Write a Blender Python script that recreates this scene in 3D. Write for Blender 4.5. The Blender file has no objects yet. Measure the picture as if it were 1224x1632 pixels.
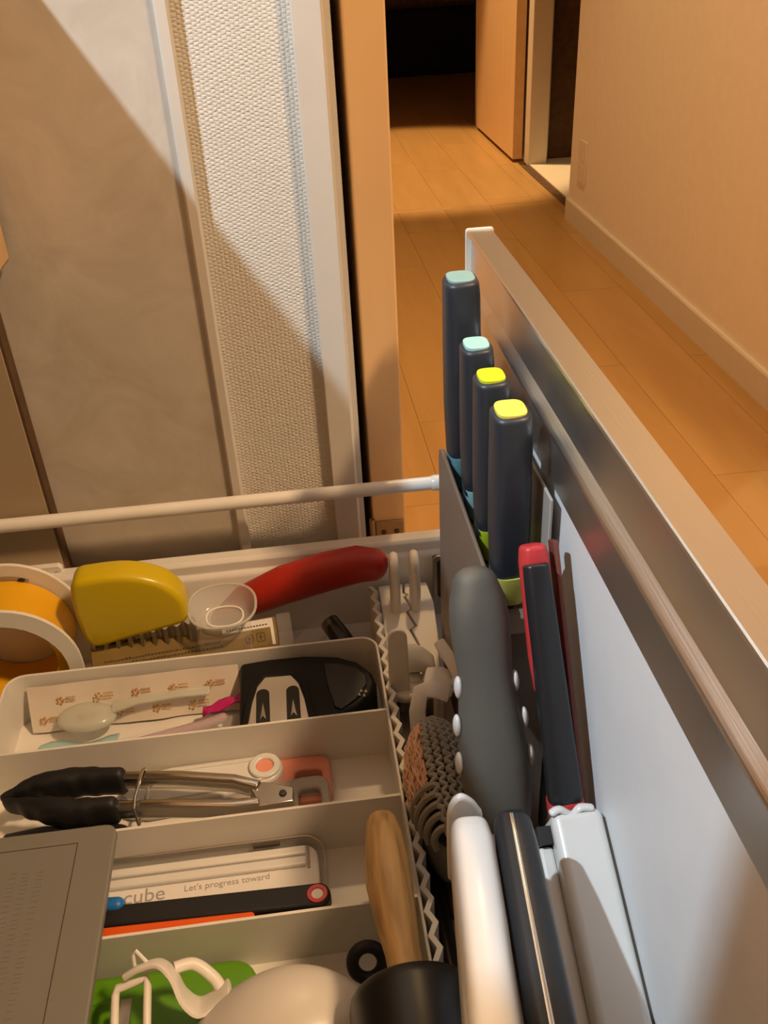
import bpy, bmesh, math, random
from mathutils import Vector, Matrix
random.seed(7)
scene = bpy.context.scene
COL = scene.collection
PI = math.pi
FL = 0.8            # the floor lies 0.8 m under the lens; all numbers below are relative to lens height

# ------------------------------------------------------------------ camera
yaw, pitch, roll, fpx = 0.0881931, 0.576115, 0.0549213, 1460.7
fwd = Vector((math.sin(yaw)*math.cos(pitch), math.cos(yaw)*math.cos(pitch), -math.sin(pitch)))
r0 = Vector((math.cos(yaw), -math.sin(yaw), 0)); d0 = fwd.cross(r0)
rt = r0*math.cos(roll) + d0*math.sin(roll); dn = -r0*math.sin(roll) + d0*math.cos(roll)
cam = bpy.data.cameras.new('camera'); co = bpy.data.objects.new('camera', cam); COL.objects.link(co)
cam.sensor_fit = 'VERTICAL'; cam.sensor_height = 24.0; cam.lens = fpx/1632*24.0
cam.clip_start = 0.01; cam.clip_end = 60
up = -dn; bk = -fwd
co.matrix_world = Matrix(((rt.x, up.x, bk.x, 0), (rt.y, up.y, bk.y, 0), (rt.z, up.z, bk.z, FL), (0, 0, 0, 1)))
scene.camera = co

# ------------------------------------------------------------------ world, lights, exposure
w = bpy.data.worlds.new('world'); scene.world = w; w.use_nodes = True
w.node_tree.nodes['Background'].inputs[0].default_value = (1.0, 0.66, 0.38, 1)
w.node_tree.nodes['Background'].inputs[1].default_value = 0.10
scene.view_settings.view_transform = 'Standard'; scene.view_settings.look = 'None'
scene.view_settings.gamma = 1.0; scene.view_settings.exposure = 0.0
scene.view_settings.use_curve_mapping = False

def area(name, loc, aim, sx, sy, power, color, spread=180):
    l = bpy.data.lights.new(name, 'AREA'); l.shape = 'RECTANGLE'; l.size = sx; l.size_y = sy
    l.energy = power; l.color = color; l.spread = math.radians(spread)
    o = bpy.data.objects.new(name, l); COL.objects.link(o)
    o.location = Vector(loc) + Vector((0, 0, FL))
    d = (Vector(aim) - Vector(loc)).normalized()
    o.rotation_euler = d.to_track_quat('-Z', 'Y').to_euler(); return o
WARM = (1.0, 0.65, 0.355)
HALL = (1.0, 0.655, 0.325)
# the small lamp under the wall cupboard, over the worktop
area('cupboard_lamp_light', (-0.510, 0.20, 0.614), (-0.25, 0.30, 0.0), 0.018, 0.026, 15.5, (0.74, 0.89, 1.0))
# ceiling lamp of the living side
area('ceiling_lamp_light', (1.02, -0.20, 1.585), (0.6, 0.0, 0.0), 0.22, 0.22, 84, WARM)
# downlights in the corridor ceiling
def spot(name, loc, power, angle, blend, color, rad=0.05):
    l = bpy.data.lights.new(name, 'SPOT'); l.energy = power; l.color = color
    l.spot_size = math.radians(angle); l.spot_blend = blend; l.shadow_soft_size = rad
    o = bpy.data.objects.new(name, l); COL.objects.link(o); o.location = Vector(loc) + Vector((0, 0, FL)); return o
spot('hall_downlight_light', (0.50, 3.62, 1.57), 300, 36, 0.30, HALL)
spot('passage_downlight_light', (0.40, 1.75, 1.57), 84, 92, 0.8, HALL)

# ------------------------------------------------------------------ materials
M = {}
def mat(name, col, rough=0.5, metal=0.0, var=0.0, vscale=40, bump=0.0, bscale=200, stretch=(1, 1, 1), **k):
    m = bpy.data.materials.new(name); m.use_nodes = True; nt = m.node_tree; b = nt.nodes['Principled BSDF']
    b.inputs['Base Color'].default_value = (*col, 1); b.inputs['Roughness'].default_value = rough
    b.inputs['Metallic'].default_value = metal
    for kk, v in k.items():
        b.inputs[kk.replace('_', ' ')].default_value = v
    tc = nt.nodes.new('ShaderNodeTexCoord'); mp = nt.nodes.new('ShaderNodeMapping')
    mp.inputs['Scale'].default_value = stretch; nt.links.new(tc.outputs['Object'], mp.inputs[0])
    n = nt.nodes.new('ShaderNodeTexNoise'); n.inputs['Scale'].default_value = vscale; n.inputs['Detail'].default_value = 5
    nt.links.new(mp.outputs[0], n.inputs[0])
    r = nt.nodes.new('ShaderNodeValToRGB'); v = max(var, 0.02)
    r.color_ramp.elements[0].position = .3; r.color_ramp.elements[1].position = .7
    r.color_ramp.elements[0].color = (*[max(0, c*(1-v)) for c in col], 1)
    r.color_ramp.elements[1].color = (*[min(1, c*(1+v)) for c in col], 1)
    nt.links.new(n.outputs['Fac'], r.inputs[0]); nt.links.new(r.outputs[0], b.inputs['Base Color'])
    if bump:
        n2 = nt.nodes.new('ShaderNodeTexNoise'); n2.inputs['Scale'].default_value = bscale; n2.inputs['Detail'].default_value = 3
        nt.links.new(mp.outputs[0], n2.inputs[0]); bp = nt.nodes.new('ShaderNodeBump')
        bp.inputs['Strength'].default_value = bump; bp.inputs['Distance'].default_value = 0.001
        nt.links.new(n2.outputs['Fac'], bp.inputs['Height']); nt.links.new(bp.outputs[0], b.inputs['Normal'])
    M[name] = m; return m

def wood(name, c1, c2, rough, scale, stretch, bump=0.03):
    m = mat(name, c1, rough); nt = m.node_tree; b = nt.nodes['Principled BSDF']
    for l in list(b.inputs['Base Color'].links): nt.links.remove(l)
    tc = nt.nodes.new('ShaderNodeTexCoord'); oi = nt.nodes.new('ShaderNodeObjectInfo')
    mp = nt.nodes.new('ShaderNodeMapping'); mp.inputs['Scale'].default_value = stretch
    ad = nt.nodes.new('ShaderNodeVectorMath'); ad.operation = 'ADD'
    sc = nt.nodes.new('ShaderNodeMath'); sc.operation = 'MULTIPLY'; sc.inputs[1].default_value = 13.0
    nt.links.new(oi.outputs['Random'], sc.inputs[0]); nt.links.new(tc.outputs['Object'], ad.inputs[0]); nt.links.new(sc.outputs[0], ad.inputs[1])
    nt.links.new(ad.outputs[0], mp.inputs[0])
    n = nt.nodes.new('ShaderNodeTexNoise'); n.inputs['Scale'].default_value = scale; n.inputs['Detail'].default_value = 6; n.inputs['Distortion'].default_value = .6
    nt.links.new(mp.outputs[0], n.inputs[0])
    r = nt.nodes.new('ShaderNodeValToRGB'); r.color_ramp.elements[0].position = .32; r.color_ramp.elements[1].position = .68
    r.color_ramp.elements[0].color = (*c1, 1); r.color_ramp.elements[1].color = (*c2, 1)
    nt.links.new(n.outputs['Fac'], r.inputs[0]); nt.links.new(r.outputs[0], b.inputs['Base Color'])
    bp = nt.nodes.new('ShaderNodeBump'); bp.inputs['Strength'].default_value = bump; bp.inputs['Distance'].default_value = .001
    nt.links.new(n.outputs['Fac'], bp.inputs['Height']); nt.links.new(bp.outputs[0], b.inputs['Normal'])
    return m

def wallpaper():
    m = mat('wallpaper', (0.70, 0.66, 0.58), 0.85); nt = m.node_tree; b = nt.nodes['Principled BSDF']
    tc = nt.nodes.new('ShaderNodeTexCoord')
    nz = nt.nodes.new('ShaderNodeTexNoise'); nz.inputs['Scale'].default_value = 160; nz.inputs['Detail'].default_value = 2
    nt.links.new(tc.outputs['Object'], nz.inputs[0])
    mx = nt.nodes.new('ShaderNodeVectorMath'); mx.operation = 'MULTIPLY_ADD'
    nt.links.new(nz.outputs['Color'], mx.inputs[0]); mx.inputs[1].default_value = (.0022, .0022, .0022)
    nt.links.new(tc.outputs['Object'], mx.inputs[2])
    sp = nt.nodes.new('ShaderNodeSeparateXYZ'); nt.links.new(mx.outputs[0], sp.inputs[0])
    def sine(sock, per, ph=0):
        a = nt.nodes.new('ShaderNodeMath'); a.operation = 'MULTIPLY'; a.inputs[1].default_value = 2*PI/per; nt.links.new(sock, a.inputs[0])
        s = nt.nodes.new('ShaderNodeMath'); s.operation = 'SINE'; nt.links.new(a.outputs[0], s.inputs[0]); return s.outputs[0]
    def mth(op, a, b=None, c=None):
        n = nt.nodes.new('ShaderNodeMath'); n.operation = op
        for i, q in enumerate((a, b, c)):
            if q is None: continue
            if isinstance(q, (int, float)): n.inputs[i].default_value = q
            else: nt.links.new(q, n.inputs[i])
        return n.outputs[0]
    px, pz = .0030, .0028
    u = mth('DIVIDE', sp.outputs['X'], px); col = mth('FLOOR', u)
    hx = mth('ABSOLUTE', mth('SINE', mth('MULTIPLY', u, PI)))
    v = mth('ADD', mth('DIVIDE', sp.outputs['Z'], pz), mth('MULTIPLY', col, .5))
    hz = mth('ABSOLUTE', mth('SINE', mth('MULTIPLY', v, PI)))
    pw = mth('POWER', mth('MULTIPLY', hx, hz), .5)
    ab = nt.nodes.new('ShaderNodeMath'); ab.operation = 'MULTIPLY_ADD'; ab.inputs[1].default_value = .8
    nt.links.new(pw, ab.inputs[0])
    n2 = nt.nodes.new('ShaderNodeTexNoise'); n2.inputs['Scale'].default_value = 420; nt.links.new(tc.outputs['Object'], n2.inputs[0])
    nt.links.new(n2.outputs['Fac'], ab.inputs[2])
    bp = nt.nodes.new('ShaderNodeBump'); bp.inputs['Strength'].default_value = .55; bp.inputs['Distance'].default_value = .0010
    nt.links.new(ab.outputs[0], bp.inputs['Height']); nt.links.new(bp.outputs[0], b.inputs['Normal'])
wallpaper()

def stone():
    m = mat('stone_panel', (0.56, 0.50, 0.42), 0.42); nt = m.node_tree; b = nt.nodes['Principled BSDF']
    for l in list(b.inputs['Base Color'].links): nt.links.remove(l)
    tc = nt.nodes.new('ShaderNodeTexCoord')
    n = nt.nodes.new('ShaderNodeTexNoise'); n.inputs['Scale'].default_value = 16; n.inputs['Detail'].default_value = 9; n.inputs['Distortion'].default_value = 1.4; n.inputs['Roughness'].default_value = .62
    nt.links.new(tc.outputs['Object'], n.inputs[0])
    r = nt.nodes.new('ShaderNodeValToRGB'); e = r.color_ramp.elements
    e[0].position = .30; e[0].color = (.50, .44, .36, 1); e[1].position = .72; e[1].color = (.64, .58, .50, 1)
    x = r.color_ramp.elements.new(.5); x.color = (.565, .51, .43, 1)
    nt.links.new(n.outputs['Fac'], r.inputs[0]); nt.links.new(r.outputs[0], b.inputs['Base Color'])
stone()
wood('floor_wood', (.40, .225, .072), (.45, .26, .088), 0.38, 4, (5, .6, 1), .01)
wood('door_wood', (.86, .57, .29), (.90, .62, .325), 0.5, 5, (7, 7, .6), .02)
wood('front_wood', (.62, .40, .19), (.69, .46, .23), 0.45, 5, (7, .6, 7), .02)
wood('pestle_wood', (.36, .205, .07), (.70, .46, .19), 0.5, 34, (4.5, .45, 4.5), .3)
mat('floor_under', (.13, .07, .03), .8)
mat('wall_paint', (.84, .76, .66), .8, bump=.12, bscale=220)
mat('ceiling_paint', (.78, .75, .70), .9)
mat('trim_white', (.66, .61, .53), .45)
mat('jamb_white', (.74, .66, .55), .5)
mat('tile_cream', (.72, .64, .50), .5)
mat('dark_fabric', (.012, .010, .009), .9)
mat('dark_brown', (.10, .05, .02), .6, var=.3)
mat('cabinet_board', (.42, .32, .21), .6)
mat('worktop', (.62, .60, .56), .35, var=.1, vscale=90)
mat('drawer_white', (.74, .72, .68), .38, bump=.05, bscale=500)
mat('panel_white', (.78, .80, .82), .45)
mat('tray_white', (.74, .71, .65), .42, bump=.03, bscale=400)
mat('plastic_white', (.72, .71, .68), .30)
mat('plastic_cream', (.80, .77, .70), .4)
mat('frosted_clear', (.72, .70, .66), .15, Alpha=.30)
mat('gloss_white', (.70, .70, .69), .22)
mat('rail_white', (.80, .78, .73), .28)
mat('rail_metal', (.70, .68, .65), .36, 1.0, bump=.10, bscale=900, stretch=(1, .02, 1))
mat('steel', (.66, .63, .58), .2, 1.0)
mat('steel_dull', (.50, .46, .41), .36, 1.0)
mat('dark_steel', (.07, .055, .045), .3, .8)
mat('black_plastic', (.012, .012, .013), .36)
mat('black_rubber', (.010, .010, .011), .55, bump=.1, bscale=900)
mat('black_satin', (.017, .019, .022), .33, bump=.08, bscale=800)
mat('knife_navy', (.026, .034, .047), .42, bump=.05, bscale=900)
mat('cap_teal', (.26, .46, .47), .45); mat('cap_aqua', (.36, .68, .70), .45)
mat('cap_lime', (.62, .74, .02), .45); mat('cap_yellow', (.80, .76, .12), .45)
mat('collar_blue', (.16, .36, .44), .45); mat('collar_aqua', (.30, .58, .62), .45)
mat('collar_lime', (.50, .66, .02), .45); mat('collar_yellow', (.72, .70, .14), .4)
mat('holder_taupe', (.195, .148, .115), .5, var=.15, vscale=900, bump=.15, bscale=900)
mat('shadow_grey', (.40, .38, .35), .4)
mat('handle_grey', (.098, .094, .080), .6, bump=.05, bscale=900)
mat('red_plastic', (.62, .045, .05), .4); mat('shadow_red', (.16, .045, .03), .5)
mat('red_silicone', (.40, .018, .008), .42, bump=.1, bscale=500)
mat('yellow_plastic', (.62, .46, .005), .28); mat('yellow_tape', (.80, .42, .005), .4)
mat('gold_paper', (.21, .135, .03), .5, var=.15, vscale=60)
mat('ink_dark', (.07, .05, .03), .7); mat('ink_brown', (.50, .26, .07), .7); mat('ink_grey', (.35, .33, .30), .7)
mat('paper_cream', (.72, .64, .54), .55)
mat('paper_white', (.78, .76, .72), .5)
mat('pink_plastic', (.80, .30, .20), .42); mat('grey_plastic', (.40, .36, .31), .42)
mat('lid_grey', (.205, .195, .168), .48, bump=.08, bscale=700)
mat('orange_plastic', (.74, .10, .005), .45)
mat('blue_plastic', (.015, .16, .50), .4); mat('light_blue', (.36, .58, .62), .4)
mat('purple_film', (.52, .34, .42), .35, Alpha=.85); mat('magenta', (.50, .01, .16), .4)
mat('green_plastic', (.11, .30, .008), .35)
mat('scoop_white', (.58, .55, .50), .35)
mat('silver_plate', (.78, .75, .69), .3, .85)
mat('matt_black', (.006, .006, .006), .5, Specular_IOR_Level=.25)
mat('spoon_clear', (.66, .67, .58), .2, Alpha=.55)
mat('film', (.85, .83, .78), .10, Alpha=.12)
mat('clear_plastic', (.92, .90, .86), .06, Transmission_Weight=1.0, IOR=1.25)
mat('brush_grey', (.24, .23, .205), .75, bump=.3, bscale=1500)
mat('copper_fibre', (.66, .42, .29), .5, .1)
mat('brass_hinge', (.42, .31, .19), .4, .7)
mat('screw', (.10, .085, .07), .35, .9)
lm = mat('lamp_diffuser', (1, 1, 1), .4); bb = lm.node_tree.nodes['Principled BSDF']
bb.inputs['Emission Color'].default_value = (.74, .9, 1, 1); bb.inputs['Emission Strength'].default_value = 3
lm = mat('warm_diffuser', (1, .9, .7), .4); bb = lm.node_tree.nodes['Principled BSDF']
bb.inputs['Emission Color'].default_value = (*WARM, 1); bb.inputs['Emission Strength'].default_value = 3

# ------------------------------------------------------------------ mesh helpers
class B:
    """collects vertices and faces of one mesh (coordinates relative to lens height)"""
    def __init__(s): s.v = []; s.f = []
    def add(s, vs, fs):
        o = len(s.v); s.v += [Vector(p) for p in vs]; s.f += [tuple(i+o for i in f) for f in fs]; return s
    def box(s, x0, x1, y0, y1, z0, z1):
        vs = [(x, y, z) for z in (z0, z1) for y in (y0, y1) for x in (x0, x1)]
        return s.add(vs, [(0, 2, 3, 1), (4, 5, 7, 6), (0, 1, 5, 4), (2, 6, 7, 3), (0, 4, 6, 2), (1, 3, 7, 5)])
    def prism(s, pts, axis, a, b):
        """polygon in the two other axes, extruded from a to b along axis"""
        def P(p, h):
            return {'x': (h, p[0], p[1]), 'y': (p[0], h, p[1]), 'z': (p[0], p[1], h)}[axis]
        n = len(pts); vs = [P(p, a) for p in pts] + [P(p, b) for p in pts]
        fs = [tuple(range(n))[::-1], tuple(range(n, 2*n))] + [(i, (i+1) % n, n+(i+1) % n, n+i) for i in range(n)]
        return s.add(vs, fs)
    def ring(s, outer, inner, axis, a, b):
        """a plate with a hole: two loops of equal length"""
        def P(p, h):
            return {'x': (h, p[0], p[1]), 'y': (p[0], h, p[1]), 'z': (p[0], p[1], h)}[axis]
        n = len(outer); vs = [P(p, a) for p in outer] + [P(p, a) for p in inner] + [P(p, b) for p in outer] + [P(p, b) for p in inner]
        fs = []
        for i in range(n):
            j = (i+1) % n
            fs += [(i, n+i, n+j, j), (2*n+i, 2*n+j, 3*n+j, 3*n+i), (i, j, 2*n+j, 2*n+i), (n+j, n+i, 3*n+i, 3*n+j)]
        return s.add(vs, fs)
    def loft(s, path, hw, hh, up=(0, 0, 1), n=2.0, seg=20, cap=True, capr=1.0):
        """superellipse sections along a path; hw across, hh along the 'up' direction"""
        P = [Vector(p) for p in path]; m = len(P)
        if not isinstance(hw, (list, tuple)): hw = [hw]*m
        if not isinstance(hh, (list, tuple)): hh = [hh]*m
        up = Vector(up); T = []
        for i in range(m):
            T.append((P[min(i+1, m-1)] - P[max(i-1, 0)]).normalized())
        S = []
        def sec(i, off, k): S.append((P[i] + T[i]*off, T[i], hw[i]*k, hh[i]*k))
        if cap:
            r = min(hw[0], hh[0])*capr
            for a in (5, 25, 48, 70): sec(0, -r*math.cos(math.radians(a)), 1 - capr + capr*math.sin(math.radians(a)) if capr < 1 else math.sin(math.radians(a)))
        for i in range(m): sec(i, 0, 1)
        if cap:
            r = min(hw[-1], hh[-1])*capr
            for a in (70, 48, 25, 5): sec(m-1, r*math.cos(math.radians(a)), 1 - capr + capr*math.sin(math.radians(a)) if capr < 1 else math.sin(math.radians(a)))
        vs = []; fs = []
        for c, t, a, b in S:
            R = t.cross(up)
            R = R.normalized(); U = R.cross(t).normalized()
            for k in range(seg):
                th = 2*PI*k/seg; cx = math.cos(th); sy = math.sin(th)
                ex = math.copysign(abs(cx)**(2/n), cx); ey = math.copysign(abs(sy)**(2/n), sy)
                vs.append(c + R*ex*a + U*ey*b)
        q = len(S)
        for i in range(q-1):
            for k in range(seg):
                k2 = (k+1) % seg
                fs.append((i*seg+k, i*seg+k2, (i+1)*seg+k2, (i+1)*seg+k))
        fs.append(tuple(range(seg))[::-1]); fs.append(tuple((q-1)*seg+k for k in range(seg)))
        return s.add(vs, fs)
    def tube(s, path, r, seg=10, up=None, cap=True):
        P = [Vector(p) for p in path]
        if up is None:
            d = (P[-1]-P[0]); d = d if d.length > 1e-6 else Vector((1, 0, 0)); d.normalize()
            up = min((Vector((1, 0, 0)), Vector((0, 1, 0)), Vector((0, 0, 1))), key=lambda a: abs(a.dot(d)))
        return s.loft(P, r, r, up=up, n=2, seg=seg, cap=cap)
    def wire(s, path, r, seg=6, closed=False):
        """thin tube with parallel transport, good for bends"""
        P = [Vector(p) for p in path]; m = len(P); vs = []; fs = []; U = None
        for i in range(m):
            t = ((P[(i+1) % m] - P[i-1]) if closed else (P[min(i+1, m-1)] - P[max(i-1, 0)])).normalized()
            if U is None:
                a = Vector((0, 0, 1)) if abs(t.z) < .9 else Vector((1, 0, 0)); U = a.cross(t).normalized()
            else:
                U = (U - t*U.dot(t)).normalized()
            V = t.cross(U); rr = r[i] if isinstance(r, (list, tuple)) else r
            for k in range(seg):
                th = 2*PI*k/seg; vs.append(P[i] + U*math.cos(th)*rr + V*math.sin(th)*rr)
        for i in range(m if closed else m-1):
            j = (i+1) % m
            for k in range(seg):
                k2 = (k+1) % seg; fs.append((i*seg+k, i*seg+k2, j*seg+k2, j*seg+k))
        if not closed:
            fs.append(tuple(range(seg))[::-1]); fs.append(tuple((m-1)*seg+k for k in range(seg)))
        return s.add(vs, fs)
    def lathe(s, prof, center, axis, seg=40):
        """prof: (distance along axis, radius)"""
        c = Vector(center); ax = Vector(axis).normalized()
        a = Vector((0, 0, 1)) if abs(ax.z) < .9 else Vector((1, 0, 0)); U = ax.cross(a).normalized(); V = ax.cross(U)
        vs = []; fs = []
        for h, r in prof:
            for k in range(seg):
                th = 2*PI*k/seg; vs.append(c + ax*h + U*math.cos(th)*r + V*math.sin(th)*r)
        for i in range(len(prof)-1):
            for k in range(seg):
                k2 = (k+1) % seg; fs.append((i*seg+k, (i+1)*seg+k, (i+1)*seg+k2, i*seg+k2))
        fs.append(tuple(range(seg))); fs.append(tuple((len(prof)-1)*seg+k for k in range(seg))[::-1])
        return s.add(vs, fs)
    def ell(s, c, a, rings=16, seg=28, rot=None):
        vs = []; fs = []; c = Vector(c)
        for i in range(rings+1):
            ph = PI*(i/rings)*.998+.003
            for k in range(seg):
                th = 2*PI*k/seg; p = Vector((a[0]*math.sin(ph)*math.cos(th), a[1]*math.sin(ph)*math.sin(th), a[2]*math.cos(ph)))
                if rot: p = rot @ p
                vs.append(c+p)
        for i in range(rings):
            for k in range(seg):
                k2 = (k+1) % seg; fs.append((i*seg+k, (i+1)*seg+k, (i+1)*seg+k2, i*seg+k2))
        fs.append(tuple(range(seg))); fs.append(tuple(rings*seg+k for k in range(seg))[::-1])
        return s.add(vs, fs)
    def sheet(s, grid, th, nrm):
        """grid of points (rows) given a thickness along nrm"""
        h = len(grid); wd = len(grid[0]); nv = Vector(nrm)*th; top = [Vector(p) for r in grid for p in r]
        vs = top + [p - nv for p in top]; o = h*wd; fs = []
        for i in range(h-1):
            for j in range(wd-1):
                a = i*wd+j; fs += [(a, a+1, a+wd+1, a+wd), (o+a, o+a+wd, o+a+wd+1, o+a+1)]
        bd = [j for j in range(wd)] + [i*wd+wd-1 for i in range(1, h)] + [(h-1)*wd+j for j in range(wd-2, -1, -1)] + [i*wd for i in range(h-2, 0, -1)]
        for k in range(len(bd)):
            a, b_ = bd[k], bd[(k+1) % len(bd)]; fs.append((a, o+a, o+b_, b_))
        return s.add(vs, fs)

def rrect(x0, x1, y0, y1, r, k=5):
    out = []
    for cx, cy, a0 in ((x1-r, y1-r, 0), (x0+r, y1-r, 90), (x0+r, y0+r, 180), (x1-r, y0+r, 270)):
        for i in range(k+1):
            a = math.radians(a0+90*i/k); out.append((cx+r*math.cos(a), cy+r*math.sin(a)))
    return out
def ellipse(cx, cy, a, b, n=24, st=0): return [(cx+a*math.cos(2*PI*i/n+st), cy+b*math.sin(2*PI*i/n+st)) for i in range(n)]

def mesh_of(name, b, base, smooth=True, angle=40):
    me = bpy.data.meshes.new(name); base = Vector(base)
    me.from_pydata([v-base for v in b.v], [], b.f)
    bm = bmesh.new(); bm.from_mesh(me); bmesh.ops.recalc_face_normals(bm, faces=bm.faces); bm.to_mesh(me); bm.free()
    if smooth:
        me.shade_smooth(); me.set_sharp_from_angle(angle=math.radians(angle))
    return me
def bevel(o, wd, seg=2):
    m = o.modifiers.new('bevel', 'BEVEL'); m.width = wd; m.segments = seg; m.limit_method = 'ANGLE'; m.angle_limit = math.radians(35)
def subs(o, lv=2):
    m = o.modifiers.new('subdivision', 'SUBSURF'); m.levels = lv; m.render_levels = lv
OFF = Vector((0, 0, FL))
def tag(o, label, cat=None, group=None):
    o['label'] = label
    if cat: o['category'] = cat
    if group: o['group'] = group
    return o
def thing(name, label, cat, base, group=None):
    o = bpy.data.objects.new(name, None); COL.objects.link(o); o.location = Vector(base)+OFF; o.empty_display_size = .02
    o['base'] = list(base); return tag(o, label, cat, group)
def base_of(o): return Vector(o['base'])
def part(name, b, m, parent, bv=0, smooth=True, angle=40, label=None, seg=2):
    base = base_of(parent); me = mesh_of(name, b, base, smooth, angle); me.materials.append(M[m])
    o = bpy.data.objects.new(name, me); COL.objects.link(o); o.parent = parent; o['base'] = list(base)
    if bv: bevel(o, bv, seg)
    if label: o['label'] = label
    return o
def solo(name, b, m, label, cat, base, bv=0, group=None, smooth=True, angle=40):
    me = mesh_of(name, b, base, smooth, angle); me.materials.append(M[m])
    o = bpy.data.objects.new(name, me); COL.objects.link(o); o.location = Vector(base)+OFF; o['base'] = list(base)
    if bv: bevel(o, bv)
    return tag(o, label, cat, group)
def struct(name, b, m, label=None, bv=0, smooth=False):
    me = mesh_of(name, b, (0, 0, 0), smooth); me.materials.append(M[m])
    o = bpy.data.objects.new(name, me); COL.objects.link(o); o.location = OFF; o['base'] = [0, 0, 0]; o['kind'] = 'structure'
    if bv: bevel(o, bv)
    if label: o['label'] = label
    return o
def text_part(name, body, size, mtx, m, parent):
    """flat printed lettering as a thin mesh; mtx places the text plane"""
    cu = bpy.data.curves.new(name, 'FONT'); cu.body = body; cu.size = size; cu.extrude = 0.00008
    t = bpy.data.objects.new(name, cu); COL.objects.link(t); bpy.context.view_layer.update()
    dg = bpy.context.evaluated_depsgraph_get(); me = bpy.data.meshes.new_from_object(t.evaluated_get(dg))
    bpy.data.objects.remove(t); base = base_of(parent)
    me.transform(Matrix.Translation(-base) @ mtx); me.materials.clear(); me.materials.append(M[m])
    o = bpy.data.objects.new(name, me); COL.objects.link(o); o.parent = parent; o['base'] = list(base); return o
def smooth(path, n=6):
    """Catmull-Rom resampling of a list of points or numbers"""
    P = [Vector(p) if not isinstance(p, (int, float)) else p for p in path]; out = []
    for i in range(len(P)-1):
        a, b_, c, d = P[max(i-1, 0)], P[i], P[i+1], P[min(i+2, len(P)-1)]
        for k in range(n):
            q = k/n; out.append(b_*1.0 + (c-a)*(.5*q) + (a*2-b_*5+c*4-d)*(.5*q*q) + (b_*3-a-c*3+d)*(.5*q*q*q))
    out.append(P[-1]); return out
def smooth_loop(pts, n=5):
    P = [Vector((p[0], p[1], 0)) for p in pts]; m = len(P); out = []
    for i in range(m):
        a, b_, c, d = P[i-1], P[i], P[(i+1) % m], P[(i+2) % m]
        for k in range(n):
            q = k/n; v = b_*1.0 + (c-a)*(.5*q) + (a*2-b_*5+c*4-d)*(.5*q*q) + (b_*3-a-c*3+d)*(.5*q*q*q); out.append((v.x, v.y))
    return out
def frame(o, x, y):
    x = Vector(x).normalized(); y = Vector(y); z = x.cross(y).normalized(); y = z.cross(x)
    return Matrix(((x.x, y.x, z.x, o[0]), (x.y, y.y, z.y, o[1]), (x.z, y.z, z.z, o[2]), (0, 0, 0, 1)))

# ================================================================== the setting
ZF = -0.80
fl = struct('floor', B().box(-2.6, 3.0, -2.2, 6.8, ZF-.06, ZF-.008), 'floor_under', 'warm wooden plank floor of kitchen and corridor')
cols = [-.09+.15*i for i in range(8)]
off = {0: .5, 1: 1.235, 2: 1.52, 3: .93, 4: 1.69, 5: 1.235, 6: .8, 7: 1.5}
plank_mesh = {}
for i, x0 in enumerate(cols[:7]):
    x1 = min(x0+.15, .86)
    y = off[i]-1.8
    while y < 4.9:
        ya, yb = max(y, .30), min(y+.9, 4.9)
        if yb - ya > .05:
            key = (round(x1-x0, 3), round(yb-ya, 3))
            if key not in plank_mesh:
                me = mesh_of('plank', B().box(0, x1-x0-.0007, 0, yb-ya-.0009, -.009, 0), (0, 0, 0), False); me.materials.append(M['floor_wood']); plank_mesh[key] = me
            o = bpy.data.objects.new('plank', plank_mesh[key]); COL.objects.link(o); o.parent = fl; o.location = (x0, ya, ZF)
        y += .9
o = part('floor_field', B().box(-2.6, -.092, -2.2, 6.8, ZF-.009, ZF).box(-.092, 3.0, -2.2, .298, ZF-.009, ZF).box(.862, 3.0, .298, 2.75, ZF-.009, ZF).box(.860, .93, 3.52, 4.902, ZF-.009, ZF).box(.860, .886, 2.75, 3.52, ZF-.009, ZF).box(.93, 3.0, 4.30, 4.902, ZF-.009, ZF).box(-.092, 3.0, 4.902, 6.8, ZF-.009, ZF), 'floor_wood', fl, smooth=False)
struct('ceiling', B().box(-2.6, 3.0, -2.2, 6.8, 1.6, 1.7), 'ceiling_paint', 'plain pale ceiling')
# side wall with its coverings
struct('wall_side', B().box(-.85, .0417, .66, .78, ZF, 1.6), 'wallpaper', 'cream wall with woven-textured wallpaper beside the drawer')
struct('wall_side_header', B().box(.0417, .86, .66, .78, 1.22, 1.6), 'wall_paint', 'wall above the doorway')
struct('wall_side_end', B().box(.86, 3.0, .66, .78, ZF, 1.6), 'wall_paint', 'wall right of the doorway')
struct('wall_back', B().box(-.95, -.85, -2.2, .78, ZF, 1.6), 'wall_paint', 'wall behind the worktop')
struct('trim_1', B().box(-.85, -.0672, .6555, .66, ZF+.02, 1.6), 'stone_panel', 'beige stone-look splash panel on the side wall')
struct('trim_2', B().prism([(-.0672, .66), (-.0672, .6525), (-.0655, .6508), (-.0595, .6508), (-.058, .6525), (-.058, .66)], 'z', ZF, 1.6), 'trim_white', 'narrow cream joint strip between stone panel and wallpaper')
struct('trim_3', B().prism([(.0163, .665), (.0163, .6530), (.0172, .652), (.0350, .652), (.0362, .6530), (.0372, .6560), (.0410, .6570), (.0415, .665)], 'z', ZF, 1.24), 'trim_white', 'white door casing at the edge of the textured wall')
struct('trim_4', B().box(.0370, .0415, .664, .79, ZF, 1.22), 'jamb_white', 'door jamb lining behind the white casing')
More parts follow.
